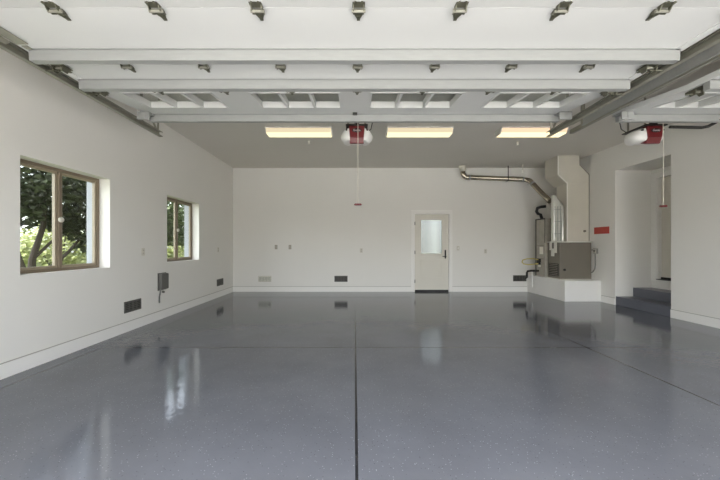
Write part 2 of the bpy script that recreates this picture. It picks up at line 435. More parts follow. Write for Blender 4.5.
# ------------------------------------------------------------------ alcove door and steps
d2 = struct(empty('door_2', (AX, (D2Y0+D2Y1)/2, D2Z0)), 'white house door in the alcove at the top of the dark steps', 'door')
c2 = MB()
c2.box(AX-0.016, AX, D2Y1, AY1-0.003, D2Z0-0.03, D2Z1).box(AX-0.016, AX, D2Y0-0.1, D2Y0, D2Z0-0.03, D2Z1).box(AX-0.016, AX, D2Y0-0.1, AY1-0.003, D2Z1, D2Z1+0.1)
c2.build('casing', M['trim'], d2, bevel=0.004)
MB().box(AX+0.075, AX+0.12, D2Y0+0.004, D2Y1-0.004, D2Z0+0.05, D2Z1-0.004).build('door_leaf', M['doorpaint'], d2)
MB().box(AX+0.06, AX+0.13, D2Y0+0.004, D2Y1-0.004, D2Z0+0.004, D2Z0+0.05).build('door_sweep', M['black'], d2)
MB().box(AX-0.03, AX+0.055, D2Y0, D2Y1, D2Z0, D2Z0+0.012).build('threshold', M['dark'], d2)
MB().box(AX-0.005, AX+0.075, D2Y1-0.014, D2Y1-0.001, D2Z0+0.013, D2Z1).build('door_stop', M['trim'], d2)
st = struct(empty('trim_1', (XR+0.3, 6.04, 0)), 'two dark grey painted steps rising into the alcove', 'steps')
MB().box(XR+0.012, AX, AY0, AY1, 0, 0.178).build('step', M['step'], st, bevel=0.004)
MB().box(5.77, AX, AY0, AY1, 0.178, 0.36).build('step', M['step'], st, bevel=0.004)

# ------------------------------------------------------------------ furnace platform
struct(MB().box(4.60, XR-0.002, 7.0, YB-0.002, 0, 0.46).build('trim_2', M['trim'], bevel=0.006), 'low white platform under the furnace', 'platform')

# ------------------------------------------------------------------ overhead doors
def hinge_parts(parent, x, y, z, end=False):
    """sheet-metal hinge below the door skin: two leaves, a barrel, a tapered tongue and bolts"""
    mb = MB()
    mb.prism([(x-0.030, y-0.085), (x+0.030, y-0.085), (x+0.038, y-0.050), (x+0.038, y-0.008), (x-0.038, y-0.008), (x-0.038, y-0.050)], z-0.006, z, 'Z')
    mb.prism([(x-0.038, y+0.008), (x+0.038, y+0.008), (x+0.034, y+0.035), (x+0.012, y+0.085), (x+0.008, y+0.105), (x-0.008, y+0.105), (x-0.012, y+0.085), (x-0.034, y+0.035)], z-0.006, z, 'Z')
    mb.prism([(y-0.035, z-0.006), (y-0.020, z-0.026), (y+0.018, z-0.030), (y+0.050, z-0.006)], x-0.034, x-0.029, 'X')
    mb.prism([(y-0.035, z-0.006), (y-0.020, z-0.026), (y+0.018, z-0.030), (y+0.050, z-0.006)], x+0.029, x+0.034, 'X')
    mb.box(x-0.010, x+0.010, y+0.03, y+0.10, z-0.010, z-0.006)
    for bx, by in ((-0.02, -0.055), (0.02, -0.055), (0, 0.065)):
        mb.lathe([(0.009, -0.014), (0.009, -0.006)], (x+bx, y+by, z), 'Z', 6)
    if end:                                            # roller stem and stacked leaf towards the track
        s = 1 if end > 0 else -1
        mb.tube([(x, y-0.004, z-0.045), (x+s*0.11, y-0.004, z-0.045)], 0.006, 8)
        mb.box(x-0.05, x+0.05, y-0.07, y+0.06, z-0.012, z-0.006)
        mb.prism([(y-0.03, z-0.012), (y-0.02, z-0.058), (y+0.02, z-0.058), (y+0.05, z-0.012)], x-0.044, x-0.036, 'X')
        mb.prism([(y-0.03, z-0.012), (y-0.02, z-0.058), (y+0.02, z-0.058), (y+0.05, z-0.012)], x+0.036, x+0.044, 'X')
    ho = mb.build('hinge', M['hinge'], parent)
    MB().tube([(x-0.042, y, z-0.021), (x+0.042, y, z-0.021)], 0.010, 10).build('hinge_pin', M['track'], ho)

def overhead_door(cx, half, hx, groups, label, inset):
    e = empty('garage_door', (cx, 1.40, 2.68), label, 'garage door', 'raised overhead garage doors')
    zu, th = 2.68, 0.05                                    # skin seen from below, thickness
    joints = [1.35, 1.96, 2.575, 3.02]
    def slab(y0, z0, y1, z1, holes=()):
        """section from (y0,z0) to (y1,z1) along the underside, holes (x0,x1,t0,t1) along the length"""
        L = math.hypot(y1-y0, z1-z0)
        mb = plane_wall('Z', 0, 0, 0, 0, 0, 0, []) if False else MB()
        xs = sorted({cx-half, cx+half, *[h[0] for h in holes], *[h[1] for h in holes]})
        for a, b in zip(xs, xs[1:]):
            hh = [h for h in holes if h[0] <= a and h[1] >= b]
            t = 0.0
            for hq in hh + [None]:
                top = hq[2] if hq else L-0.004
                if top > t: mb.box(a, b, t, top, 0, th)
                if hq: t = hq[3]
        an = math.atan2(z1-z0, y1-y0)
        return mb, Matrix.Translation((0, y0, z0)) @ Matrix.Rotation(an, 4, 'X')
    for k, (y0, z0, y1, z1) in enumerate(((joints[0], zu-0.075, joints[1], zu), (joints[1], zu, joints[2], zu), (joints[2], zu, joints[3], zu))):
        mb, m = slab(y0, z0, y1, z1)
        mb.box(cx-half, cx-half+0.06, 0, math.hypot(y1-y0, z1-z0)-0.004, -0.006, 0)
        mb.box(cx+half-0.06, cx+half, 0, math.hypot(y1-y0, z1-z0)-0.004, -0.006, 0)
        mb.xform(m).build('section', M['doorwhite'], e)
    # glazed top section, tilted up on the upper track
    y0, z0, y1, z1 = joints[3], zu+0.002, 3.86, zu+0.105
    t0, t1 = 0.030, 0.50
    holes = [(a, b, t0, t1) for a, b in groups]
    mb, m = slab(y0, z0, y1, z1, holes)
    top = mb.xform(m).build('section', M['doorwhite'], e)
    for a, b in groups:
        f = MB(); t = 0.016
        f.box(a, a+t, t0, t1, -0.008, 0.062).box(b-t, b, t0, t1, -0.008, 0.062)
        f.box(a+t, b-t, t0, t0+t, -0.008, 0.062).box(a+t, b-t, t1-t, t1, -0.008, 0.062)
        n = 3; wd = (b-a)/n
        for q in range(1, n): f.box(a+q*wd-0.013, a+q*wd+0.013, t0+t, t1-t, -0.008, 0.062)
        fo = f.xform(m).build('window_insert', M['doorwhite'], e)
        MB().box(a+t, b-t, t0+t, t1-t, 0.054, 0.058).xform(m).build('pane', M['doorglass'], fo)
    # struts
    def strut(y, zt, x0, x1):
        prof = [(y-0.030, zt), (y-0.026, zt-0.078), (y+0.026, zt-0.078), (y+0.030, zt)]
        s = MB().prism(prof, x0, x1, 'X')
        s.box(x0, x1, y-0.044, y-0.030, zt-0.004, zt).box(x0, x1, y+0.030, y+0.044, zt-0.004, zt)
        s.build('strut', M['galv'], e)
    strut(2.405, zu-0.002, cx-half+inset, cx+half-inset)
    strut(2.835, zu-0.002, cx-half+inset, cx+half-inset)
    strut(3.80, zu+0.090, cx-half+inset, cx+half-inset)
    # hinges along the three joints
    for y, z in ((joints[1], zu-0.001), (joints[2], zu-0.001), (joints[3]-0.05, zu-0.001)):
        for x in hx: hinge_parts(e, cx+x, y, z)
        for s in (-1, 1): hinge_parts(e, cx+s*(half-0.07), y, z-0.006, s)
    # top roller carriers and mid-section carrier plates
    for s in (-1, 1):
        c = MB()
        x = cx+s*(half-0.02)
        c.box(x-0.070, x+0.070, 3.66, 3.68, zu-0.01, zu+0.075).box(x-0.070, x+0.070, 3.66, 3.80, zu+0.070, zu+0.080)
        c.box(x-0.004, x+0.004, 3.655, 3.66, zu-0.01, zu+0.07)
        c.tube([(x, 3.70, zu+0.03), (x+s*0.06, 3.70, zu+0.03)], 0.007, 8)
        c.build('roller_carrier', M['galv'], e)
        if s < 0:
            c = MB(); x = cx+s*(half-0.045)
            c.box(x-0.035, x+0.05, 2.12, 2.30, zu-0.012, zu-0.006)
            c.prism([(2.17, zu-0.012), (2.19, zu-0.05), (2.24, zu-0.05), (2.27, zu-0.012)], x-0.05, x-0.042, 'X')
            c.box(x-0.02, x+0.02, 2.32, 2.36, zu-0.012, zu-0.006)
            c.build('carrier_plate', M['track'], e)
    return e
W1 = [(-2.24, -1.37), (-1.02, -0.14), (0.155, 1.055), (1.385, 2.255)]
gd1 = overhead_door(0.0, 2.44, [0.025, 0.645, -0.595, 1.265, -1.215, 1.885, -1.835], W1, 'wide white overhead garage door raised flat under the ceiling', 0.02)
gd2 = overhead_door(4.17, 1.06, [0, 0.56, -0.56], [(3.27, 4.02), (4.32, 5.07)], 'narrower white overhead door raised beside the alcove wall', 0.01)

# lift-arm bracket that the opener pulls on: part of each door
b = MB().box(-0.025, 0.035, 3.74, 3.80, 2.775, 2.783).box(-0.022, 0.032, 3.70, 3.76, 2.755, 2.772)
b.tube([(0.006, 3.72, 2.765), (0.006, 3.95, 2.775), (0.006, 4.13, 2.80)], 0.011, 8)
b.build('lift_arm', M['dark'], gd1)
b = MB().box(4.30, 4.38, 3.77, 3.83, 2.705, 2.712)
b.tube([(3.96, 4.02, 2.715), (4.34, 4.0, 2.70), (4.40, 3.98, 2.708), (4.43, 3.93, 2.735), (4.46, 3.86, 2.775), (4.47, 3.83, 2.785)], 0.018, 10)
b.box(4.43, 4.52, 3.80, 3.86, 2.765, 2.80)
b.build('lift_arm', M['dark'], gd2, smooth=False)

# ------------------------------------------------------------------ tracks
def c_channel(mb, x, y0, y1, z0, z1, lip, open_to):
    """track channel along y, open towards +1 or -1 in x"""
    s = open_to; t = 0.003
    def bx(a, b, c, d): mb.box(min(a, b), max(a, b), y0, y1, c, d)
    bx(x, x+s*t, z0, z1)
    bx(x, x+s*0.045, z0, z0+t); bx(x, x+s*0.045, z1-t, z1)
    bx(x+s*0.042, x+s*0.045, z0, z0+lip); bx(x+s*0.042, x+s*0.045, z1-lip, z1)
def track(x, s, label, yend):
    e = empty('garage_door_track', (x, YF, 0), label, 'door track', 'steel tracks of the overhead doors')
    mb = MB(); c_channel(mb, x, 1.05, yend, 2.640, 2.705, 0.012, s)
    mb.box(x-s*0.032, x-s*0.0, 1.05, yend-0.05, 2.660, 2.664); mb.box(x-s*0.032, x-s*0.028, 1.05, yend-0.05, 2.664, 2.70)
    mb.build('rail', M['track'], e)
    mb = MB()                                          # bent part down to the jamb and the upright
    pr = [(x, YF+0.06, 0.02), (x, YF+0.06, 2.05)] + arc((x, 1.05, 2.085), 0.59, 180, 90, 8, 'YZ')
    for dx in (0.0, 0.042):
        mb.tube([(q[0]+s*dx, q[1], q[2]) for q in pr], 0.012, 6)
    mb.build('bend', M['track'], e)
    # hangers of perforated angle up to the ceiling
    for yy in (yend-0.30, 1.9):
        hm = MB()
        hm.box(x-s*0.037, x-s*0.034, yy-0.018, yy+0.018, 2.66, ZC); hm.box(min(x-s*0.037, x-s*0.005), max(x-s*0.037, x-s*0.005), yy-0.018, yy-0.015, 2.72, ZC)
        hm.build('hanger', M['track'], e)
    return e
t1 = track(-2.545, 1, 'steel door track along the window wall beside the wide door', 4.17)
t2 = track(2.545, -1, 'single steel track beside the wide door, between the two doors', 4.17)
t4 = track(5.335, -1, 'steel door track against the alcove wall beside the narrower door', 4.3)
for tr, s in ((t1, 1), (t2, -1)):                       # diagonal brace at the far end
    x = -2.545*s
    MB().bar((x, 4.12, 2.71), (x+s*0.03, 3.87, 2.90), 0.025, 0.004).bar((x, 4.14, 2.66), (x+s*0.05, 4.10, ZC), 0.022, 0.004).build('brace', M['track'], tr)
e = empty('garage_door_track', (2.93, YF, 0), 'paired steel rails joined by a rounded end, beside the narrower door', 'door track', 'steel tracks of the overhead doors')
mb = MB(); c_channel(mb, 2.93, 1.05, 4.36, 2.745, 2.800, 0.012, 1); mb.build('rail', M['track'], e)
mb = MB(); c_channel(mb, 2.93, 1.05, 4.36, 2.870, 2.925, 0.012, 1); mb.build('rail', M['track'], e)
MB().box(2.915, 2.929, 1.05, 4.10, 2.76, 2.915).build('web_plate', M['galv'], e)
mb = MB()
for dx in (0.004, 0.04):
    mb.tube([(2.93+dx, 4.36, 2.770)] + arc((2.93+dx, 4.36, 2.835), 0.065, -90, 90, 8, 'YZ') + [(2.93+dx, 4.36, 2.900)], 0.024, 8)
mb.build('rounded_end', M['track'], e, smooth=True)
for yy in (4.1, 2.3):
    MB().box(2.910, 2.914, yy-0.018, yy+0.018, 2.78, ZC).box(2.914, 2.94, yy-0.018, yy-0.015, 2.926, ZC).build('hanger', M['track'], e)
mb = MB()
pr = [(2.95, YF+0.06, 0.02), (2.95, YF+0.06, 2.12)] + arc((2.95, 1.05, 2.145), 0.59, 180, 90, 8, 'YZ')
mb.tube(pr, 0.02, 6); mb.build('bend', M['track'], e)

# ------------------------------------------------------------------ openers with pull cords
def opener(cx, label, side=-1):
    y0 = 4.20
    e = empty('garage_door_opener', (cx, y0, 2.60), label, 'garage door opener', 'red and white ceiling-hung door openers')
    MB().prism([(cx-0.105, 2.80), (cx+0.105, 2.80), (cx+0.092, 2.645), (cx-0.092, 2.645)], y0, y0+0.10, 'Y').build('housing', M['red'], e, bevel=0.008)
    MB().prism([(y0+0.004, 2.645), (y0+0.12, 2.645), (y0+0.12, 2.60), (y0+0.05, 2.575), (y0+0.030, 2.580)], cx-0.092, cx+0.092, 'X').build('lower_cover', M['red'], e, bevel=0.006)
    MB().prism([(y0+0.10, 2.80), (y0+0.33, 2.80), (y0+0.33, 2.66), (y0+0.22, 2.615), (y0+0.121, 2.615), (y0+0.10, 2.645)], cx-0.090, cx+0.090, 'X').build('rear_case', M['lens'], e, bevel=0.006)
    for s in (-1, 1):                                  # swept lamp lens on each side
        mb = MB(); n = 12; rings = []
        prof = [(0.015, 0.0, 0.06), (0.03, 0.045, 0.082), (0.085, 0.10, 0.092), (0.17, 0.125, 0.092), (0.26, 0.105, 0.085), (0.32, 0.05, 0.06), (0.335, 0.0, 0.03)]
        for dy, wdt, hh in prof:
            ring = []
            for k in range(n+1):
                a = R(-90 + 180*k/n)
                ring.append(mb.b.verts.new((cx+s*(0.092+wdt*math.cos(a)**0.8 if k not in (0, n) else 0.092), y0+dy, 2.70+hh*math.sin(a))))
            rings.append(ring)
        for A, B in zip(rings, rings[1:]):
            for k in range(n): mb.b.faces.new([A[k], A[k+1], B[k+1], B[k]])
            mb.b.faces.new([A[n], A[0], B[0], B[n]])
        mb.b.faces.new(rings[0]); mb.b.faces.new(rings[-1])
        mb.build('lamp_lens', M['lens'], e, smooth=True)
        MB().lathe([(0.011, -0.008), (0.011, 0.03)], (cx+s*0.135, y0+0.035, 2.755), 'Y', 10).build('lens_screw', M['dark'], e)
    MB().box(cx-0.145, cx+0.145, y0-0.02, y0+0.36, 2.800, 2.815).build('mounting_plate', M['dark'], e, bevel=0.003)
    MB().box(cx-0.025, cx+0.025, YF, y0+0.06, 2.885, 2.915).build('rail', M['dark'], e)
    MB().box(cx-0.03, cx+0.03, y0+0.0, y0+0.06, 2.816, 2.884).build('rail_bracket', M['dark'], e)
    pl = MB().lathe([(0.030, 0), (0.030, 0.006)], (0, 0, 0), 'Y', 24).xform(Matrix.Translation((cx, y0-0.012, 2.735)) @ Matrix.Diagonal((2.1, 1, 0.9, 1))).build('badge', M['plaque'], e)
    # badge lettering
    cu = bpy.data.curves.new('lettering', 'FONT'); cu.body = 'Genie'; cu.size = 0.040; cu.extrude = 0.002; cu.align_x = 'CENTER'; cu.align_y = 'CENTER'
    tmp = bpy.data.objects.new('lettering', cu); COL.objects.link(tmp)
    dg = bpy.context.evaluated_depsgraph_get(); me = bpy.data.meshes.new_from_object(tmp.evaluated_get(dg))
    bpy.data.objects.remove(tmp)
    me.transform(Matrix.Translation((cx, y0-0.0145, 2.735)) @ Matrix.Rotation(R(90), 4, 'X'))
    me.materials.clear(); me.materials.append(M['letter'])
    lo_ = bpy.data.objects.new('lettering', me); COL.objects.link(lo_); lo_.parent = pl; lo_.matrix_parent_inverse = world(pl).inverted()
    for s in (-1, 1):
        MB().box(cx+s*0.12-0.015, cx+s*0.12+0.015, y0+0.28, y0+0.283, 2.815, ZC).build('hanging_strap', M['track'], e)
    MB().tube([(cx+side*a, y0+0.30, z) for a, z in ((0.13, 2.815), (0.20, 2.86), (0.22, 2.95), (0.19, 3.10), (0.17, ZC))], 0.006, 8).build('power_cord', M['dark'], e, smooth=True)
    return e
opener(0.03, 'red and white door opener hanging beyond the wide door, near the middle of the ceiling', 1)
opener(3.95, 'red and white door opener hanging beyond the narrower door, near the alcove')

def pull_cord(x, y, ztop, label):
    e = empty('pull_cord', (x, y, ztop), label, 'pull cord', 'emergency release cords of the door openers')
    MB().tube([(x, y, 1.742), (x, y, ztop)], 0.004, 8).build('cord', M['cord'], e)
    MB().tube([(x-0.042, y, 1.735), (x-0.036, y, 1.730), (x+0.036, y, 1.730), (x+0.042, y, 1.735)], 0.013, 10).build('handle', M['red'], e, smooth=True)
pull_cord(0.042, 3.93, 2.884, 'white release cord with red handle hanging in front of the back wall')
pull_cord(3.955, 4.10, 2.884, 'white release cord with red handle hanging before the alcove')

# ------------------------------------------------------------------ ceiling lamps
def lamp(cx, label, side, low, s1, s2):
    e = empty('ceiling_lamp', (cx, 5.74, ZC), label, 'ceiling light', 'fluorescent lamps in a row across the ceiling')
    hw = 0.57
    MB().box(cx-hw-0.01, cx+hw+0.01, 5.57, 5.90, ZC-0.018, ZC).build('housing', M['trim'], e)
    # wraparound lens: sloping sides around a flat bottom
    MB().prism([(5.58, ZC-0.018), (5.61, ZC-0.085), (5.87, ZC-0.085), (5.89, ZC-0.018)], cx-hw, cx+hw, 'X').build('lens_side', emit('lamp glow side', side, s1), e)
    MB().prism([(5.612, ZC-0.086), (5.63, ZC-0.098), (5.84, ZC-0.098), (5.868, ZC-0.086)], cx-hw, cx+hw, 'X').build('lens', emit('lamp glow', low, s2), e)
    for s in (-1, 1):
        x = cx+s*(hw+0.006)
        MB().prism([(5.575, ZC-0.018), (5.64, ZC-0.102), (5.85, ZC-0.102), (5.895, ZC-0.018)], x-0.006, x+0.006, 'X').build('end_cap', M['trim'], e)
lamp(-0.98, 'first fluorescent ceiling lamp from the window wall', (1.0, 0.84, 0.56), (1.0, 0.86, 0.52), 0.42, 0.70)
lamp(1.15, 'middle fluorescent ceiling lamp, beside the red opener', (1.0, 0.84, 0.56), (1.0, 0.86, 0.52), 0.42, 0.70)
lamp(3.15, 'warm glowing fluorescent ceiling lamp above the track end', (1.0, 0.70, 0.46), (1.0, 0.80, 0.46), 0.55, 0.85)

def sprinkler(x, y, drop, label):
    e = empty('sprinkler_head', (x, y, ZC), label, 'sprinkler', 'ceiling sprinkler heads')
    MB().lathe([(0.035, ZC-0.008), (0.035, ZC)], (x, y, 0), 'Z').build('escutcheon', M['plate'], e, smooth=True)
    MB().tube([(x, y, ZC-drop), (x, y, ZC-0.008)], 0.010, 8).build('pipe', M['plate'], e)
    MB().lathe([(0.008, -0.05), (0.026, -0.048), (0.026, -0.044), (0.012, -0.036), (0.018, -0.01), (0.014, 0)], (x, y, ZC-drop), 'Z', 14).build('deflector', M['seam'], e, smooth=True)
sprinkler(-0.90, 6.30, 0.02, 'small white sprinkler head below the lamp nearest the window wall')
sprinkler(3.25, 6.38, 0.02, 'small white sprinkler head behind the warm lamp')
sprinkler(4.30, 8.18, 0.15, 'white sprinkler head on a drop pipe above the flue')

# ------------------------------------------------------------------ furnace, ducts, flue
fu = empty('furnace', (4.9, 7.6, 0.46), 'grey-brown furnace standing on the white platform in the corner', 'furnace')
MB().box(4.66, 5.375, 7.26, 7.72, 0.475, 1.30).build('blower_box', M['furnace'], fu, bevel=0.006)
MB().box(4.60, 5.20, 7.725, 8.12, 0.475, 1.89).build('cabinet', M['furnace2'], fu, bevel=0.006)
mb = MB().box(4.592, 4.60, 8.095, 8.125, 0.475, 1.895).box(4.592, 4.60, 7.72, 8.095, 1.868, 1.895).box(4.592, 4.60, 7.72, 7.735, 1.30, 1.868)
mb.build('cabinet_frame', M['dark'], fu)
for z in (0.90, 1.22): MB().box(4.594, 4.60, 7.78, 8.05, z, z+0.008).build('panel_joint', M['dark'], fu)
mb = MB()
for k in range(7): mb.box(4.648, 4.658, 7.33, 7.64, 0.54+k*0.04, 0.562+k*0.04)
g_ = mb.build('grille', M['furnace'], fu)
MB().box(4.654, 4.66, 7.31, 7.66, 0.525, 0.815).build('grille_back', M['ventdark'], g_)
MB().box(4.67, 5.36, 7.27, 7.74, 0.46, 0.474).build('base_strip', M['plate'], fu)
MB().box(4.645, 5.385, 7.245, 7.73, 1.300, 1.325).build('duct_collar', M['riser'], fu)
MB().lathe([(0.026, -0.02), (0.026, 0)], (4.76, 7.26, 0.68), 'Y', 14).build('plug', M['black'], fu)
for y, z0, z1, t in ((7.40, 1.06, 1.30, 0.10), (7.58, 1.12, 1.33, 0.09), (7.50, 0.98, 1.16, 0.12), (7.87, 1.02, 1.20, 0.14), (7.95, 0.70, 0.82, 0.10)):
    x = 4.648 if y < 7.7 else 4.596
    MB().box(x-0.006, x+0.001, y-t/2, y+t/2, z0, z1).build('paper_tag', M['paper'], fu)
MB().tube([(4.66, 7.95, 1.88), (4.62, 7.95, 2.0), (4.56, 7.95, 2.02), (4.52, 7.95, 2.08), (4.54, 7.94, 2.16), (4.62, 7.93, 2.19), (4.72, 7.90, 2.20)], 0.035, 12).build('flexible_hose', M['black'], fu, smooth=True)
MB().tube([(4.60, 8.0, 0.60), (4.42, 8.0, 0.60), (4.33, 8.0, 0.59), (4.31, 8.0, 0.55), (4.31, 8.0, 0.44), (4.28, 8.02, 0.41)] , 0.026, 10).build('drain_pipe', M['dark'], fu, smooth=True)
MB().tube([(4.44, 8.0, 0.58), (4.44, 8.0, 0.30), (4.44, 8.0, 0.20)], 0.016, 8).build('condensate_tube', M['trim'], fu)
loop = [(4.60, 7.95, 0.87), (4.45, 7.95, 0.905), (4.28, 7.95, 0.90), (4.18, 7.95, 0.87), (4.16, 7.95, 0.82), (4.20, 7.95, 0.775), (4.32, 7.95, 0.755), (4.46, 7.95, 0.77), (4.58, 7.95, 0.78)]
MB().tube(loop, 0.013, 10).build('gas_hose', M['yellow'], fu, smooth=True)
MB().box(4.56, 4.60, 7.90, 8.00, 0.755, 0.90).build('gas_valve', M['black'], fu)

du = empty('air_duct', (5.1, 7.5, 1.325), 'tall pale metal air duct jogging sideways up to the ceiling above the furnace', 'duct')
MB().prism([(4.67, ZC-0.002), (5.17, ZC-0.002), (5.17, 3.08), (5.39, 2.86), (5.39, 2.655), (4.88, 2.655), (4.67, 2.855)], 7.35, 7.84, 'Y').build('upper_duct', M['duct'], du)
MB().box(4.88, 5.39, 7.35, 7.72, 1.327, 2.653).build('lower_duct', M['duct'], du)
mb = MB().bar((4.672, 7.346, ZC-0.01), (4.672, 7.346, 2.855), 0.022, 0.022).bar((4.672, 7.346, 2.855), (4.882, 7.346, 2.655), 0.022, 0.022).bar((4.882, 7.346, 2.655), (4.882, 7.346, 1.33), 0.022, 0.022)
mb.build('corner_seam', M['seam'], du)
MB().bar((5.172, 7.347, ZC-0.01), (5.172, 7.347, 3.08), 0.008, 0.010).bar((5.172, 7.347, 3.08), (5.386, 7.347, 2.86), 0.008, 0.010).bar((5.386, 7.347, 2.86), (5.386, 7.347, 1.33), 0.008, 0.010).build('edge_seam', M['furnace'], du)
MB().lathe([(0.022, -0.03), (0.028, 0)], (5.28, 7.35, 1.56), 'Y', 12).build('test_plug', M['furnace'], du, smooth=True)

ri = empty('riser_duct', (4.67, 7.5, 1.325), 'narrow bright metal riser between the flue and the tall duct', 'duct')
MB().prism([(4.62, 1.327), (4.80, 1.327), (4.80, 2.16), (4.74, 2.28), (4.67, 2.40), (4.62, 2.40)], 7.42, 7.53, 'Y').build('riser', M['riser'], ri, bevel=0.015)
mb = MB()
for x in (4.645, 4.71, 4.775): mb.box(x-0.005, x+0.005, 7.410, 7.42, 1.34, 2.14)
for z in (1.50, 1.78, 2.06): mb.box(4.625, 4.795, 7.414, 7.42, z, z+0.010)
mb.build('riser_seam', M['galv'], ri)
MB().tube([(4.842, 7.45, 1.327), (4.842, 7.45, 2.10), (4.835, 7.50, 2.22), (4.80, 7.60, 2.32)], 0.030, 12).build('bright_strip', M['riser'], ri, smooth=True)  # added tube standing in for the bright left side of the tall duct

fl = empty('flue_pipe', (2.90, 8.36, ZC), 'shiny metal flue pipe running from the ceiling along the back wall to the furnace', 'flue pipe')
pts = [(2.83, 8.36, ZC-0.002), (2.83, 8.36, 3.14)] + arc((2.95, 8.36, 3.13), 0.12, 180, 270, 6, 'XZ')[1:] + [(3.1, 8.36, 3.008), (4.40, 8.34, 2.955), (4.46, 8.31, 2.940), (4.52, 8.25, 2.90), (4.60, 7.85, 2.50), (4.645, 7.60, 2.28)]
MB().tube(pts, 0.062, 16).build('pipe', M['flue'], fl, smooth=True)
mb = MB().lathe([(0.11, ZC-0.02), (0.11, ZC)], (2.83, 8.36, 0), 'Z')
mb.lathe([(0.072, ZC-0.14), (0.080, ZC-0.02)], (2.83, 8.36, 0), 'Z')
mb.build('ceiling_flange', M['plate'], fl, smooth=True)
for a, b in (((2.98, 8.36, 3.01), (3.02, 8.36, 3.008)), ((4.36, 8.341, 2.957), (4.40, 8.340, 2.955)), ((4.537, 8.165, 2.815), (4.545, 8.125, 2.775))):
    MB().tube([a, b], 0.068, 16).build('joint_band', M['galv'], fl, smooth=True)
for x in (3.98,):
    MB().box(x-0.012, x+0.012, 8.285, 8.288, 2.92, ZC).box(x-0.012, x+0.012, 8.285, 8.435, 2.905, 2.908).build('hanging_strap', M['dark'], fl)

sw = empty('switch_box', (XR, 7.14, 1.11), 'small grey switch box with conduit on the wall beside the furnace', 'switch box')
MB().box(XR-0.045, XR, 7.09, 7.19, 1.05, 1.17).build('box', M['conduit'], sw, bevel=0.004)
MB().box(XR-0.05, XR-0.045, 7.095, 7.185, 1.055, 1.165).build('cover', M['plate'], sw)
MB().box(XR-0.062, XR-0.05, 7.13, 7.15, 1.09, 1.13).build('toggle', M['dark'], sw)
MB().tube([(5.372, 7.243, 1.13), (5.372, 7.18, 1.13)], 0.012, 8).tube([(5.382, 7.15, 1.06), (5.382, 7.15, 0.80), (5.382, 7.17, 0.70), (5.380, 7.23, 0.63), (5.372, 7.257, 0.62)], 0.012, 8).build('conduit', M['conduit'], sw, smooth=True)

tag(MB().box(XR-0.012, XR, 6.78, 7.20, 1.485, 1.635).build('wall_sign', M['redsign'], bevel=0.003), 'red rectangular sign on the wall beside the furnace', 'sign')

# ------------------------------------------------------------------ vents, plates, boxes on the walls
def vent_mesh(label, place, pale=False):
    """louvred vent facing +Y locally towards -Y (back wall); place is the matrix to its wall"""
    e = empty('wall_vent', place.translation, label, 'vent', 'louvred foundation vents near the floor')
    m = M['ventdaylight'] if pale else M['vent']
    hw, hh = 0.175, 0.080
    f = MB().box(-hw, hw, -0.012, 0, hh-0.018, hh).box(-hw, hw, -0.012, 0, -hh, -hh+0.018).box(-hw, -hw+0.018, -0.012, 0, -hh+0.018, hh-0.018).box(hw-0.018, hw, -0.012, 0, -hh+0.018, hh-0.018)
    for k in (-1, 0, 1): f.box(k*0.08-0.004, k*0.08+0.004, -0.012, 0, -hh+0.018, hh-0.018)
    f.xform(place).build('frame', m if not pale else M['plate'], e)
    s = MB()
    for k in range(5):
        z = -hh+0.026+k*0.0256
        s.prism([(-0.010, z), (-0.002, z+0.016), (0.000, z+0.016), (-0.008, z)], -hw+0.018, hw-0.018, 'X')
    s.xform(place).build('louvres', m, e)
    MB().box(-hw+0.01, hw-0.01, -0.003, -0.001, -hh+0.01, hh-0.01).xform(place).build('backing', M['ventdark'] if not pale else M['vent'], e)
onback = lambda x, z: Matrix.Translation((x, YB, z))
onleft = lambda y, z: Matrix.Translation((XL, y, z)) @ Matrix.Rotation(R(90), 4, 'Z')
onright = lambda y, z: Matrix.Translation((XR, y, z)) @ Matrix.Rotation(R(-90), 4, 'Z')
vent_mesh('louvred vent low on the back wall, daylight painted into its pale slats', onback(-2.39, 0.345), True)
vent_mesh('grey louvred vent low on the back wall, near the centre floor joint', onback(-0.36, 0.345))
vent_mesh('grey louvred vent low on the back wall beside the furnace platform', onback(4.40, 0.36))
vent_mesh('grey louvred vent under the window with the dark tree', onleft(4.67, 0.35))
vent_mesh('grey louvred vent on the window wall near the back corner', onleft(7.70, 0.35))

def plate(name, label, cat, place, m, kind, group=None):
    e = empty(name, place.translation, label, cat, group)
    MB().box(-0.036, 0.036, -0.007, 0, -0.058, 0.058).xform(place).build('plate', m, e, bevel=0.002)
    if kind == 'outlet':
        for z in (0.022, -0.022): MB().box(-0.016, 0.016, -0.010, -0.007, z-0.013, z+0.013).xform(place).build('socket', M['socket'], e)
    else:
        MB().box(-0.012, 0.012, -0.014, -0.007, -0.022, 0.022).xform(place).build('rocker', M['trim'] if kind == 'switch' else M['socket'], e)
plate('wall_outlet', 'small pale outlet plate on the window wall, between the two windows', 'outlet', onleft(4.90, 1.13), M['plate'], 'outlet')
plate('wall_outlet', 'small wall outlet plate on the window wall beyond both windows', 'outlet', onleft(7.60, 1.13), M['plate'], 'outlet')
plate('wall_outlet', 'grey outlet on the back wall, nearest the window wall', 'outlet', onback(-2.09, 1.19), M['plategrey'], 'outlet')
plate('wall_outlet', 'grey outlet on the back wall, second from the window wall', 'outlet', onback(-1.72, 1.19), M['plategrey'], 'outlet')
plate('wall_outlet', 'small pale outlet in the middle of the back wall', 'outlet', onback(0.18, 1.10), M['plate'], 'outlet')
plate('light_switch', 'pale light switch plate beside the back door handle', 'light switch', onback(2.76, 1.16), M['plate'], 'switch')
plate('wall_outlet', 'small outlet on the back wall between the door and the furnace', 'outlet', onback(3.49, 1.08), M['plate'], 'outlet')

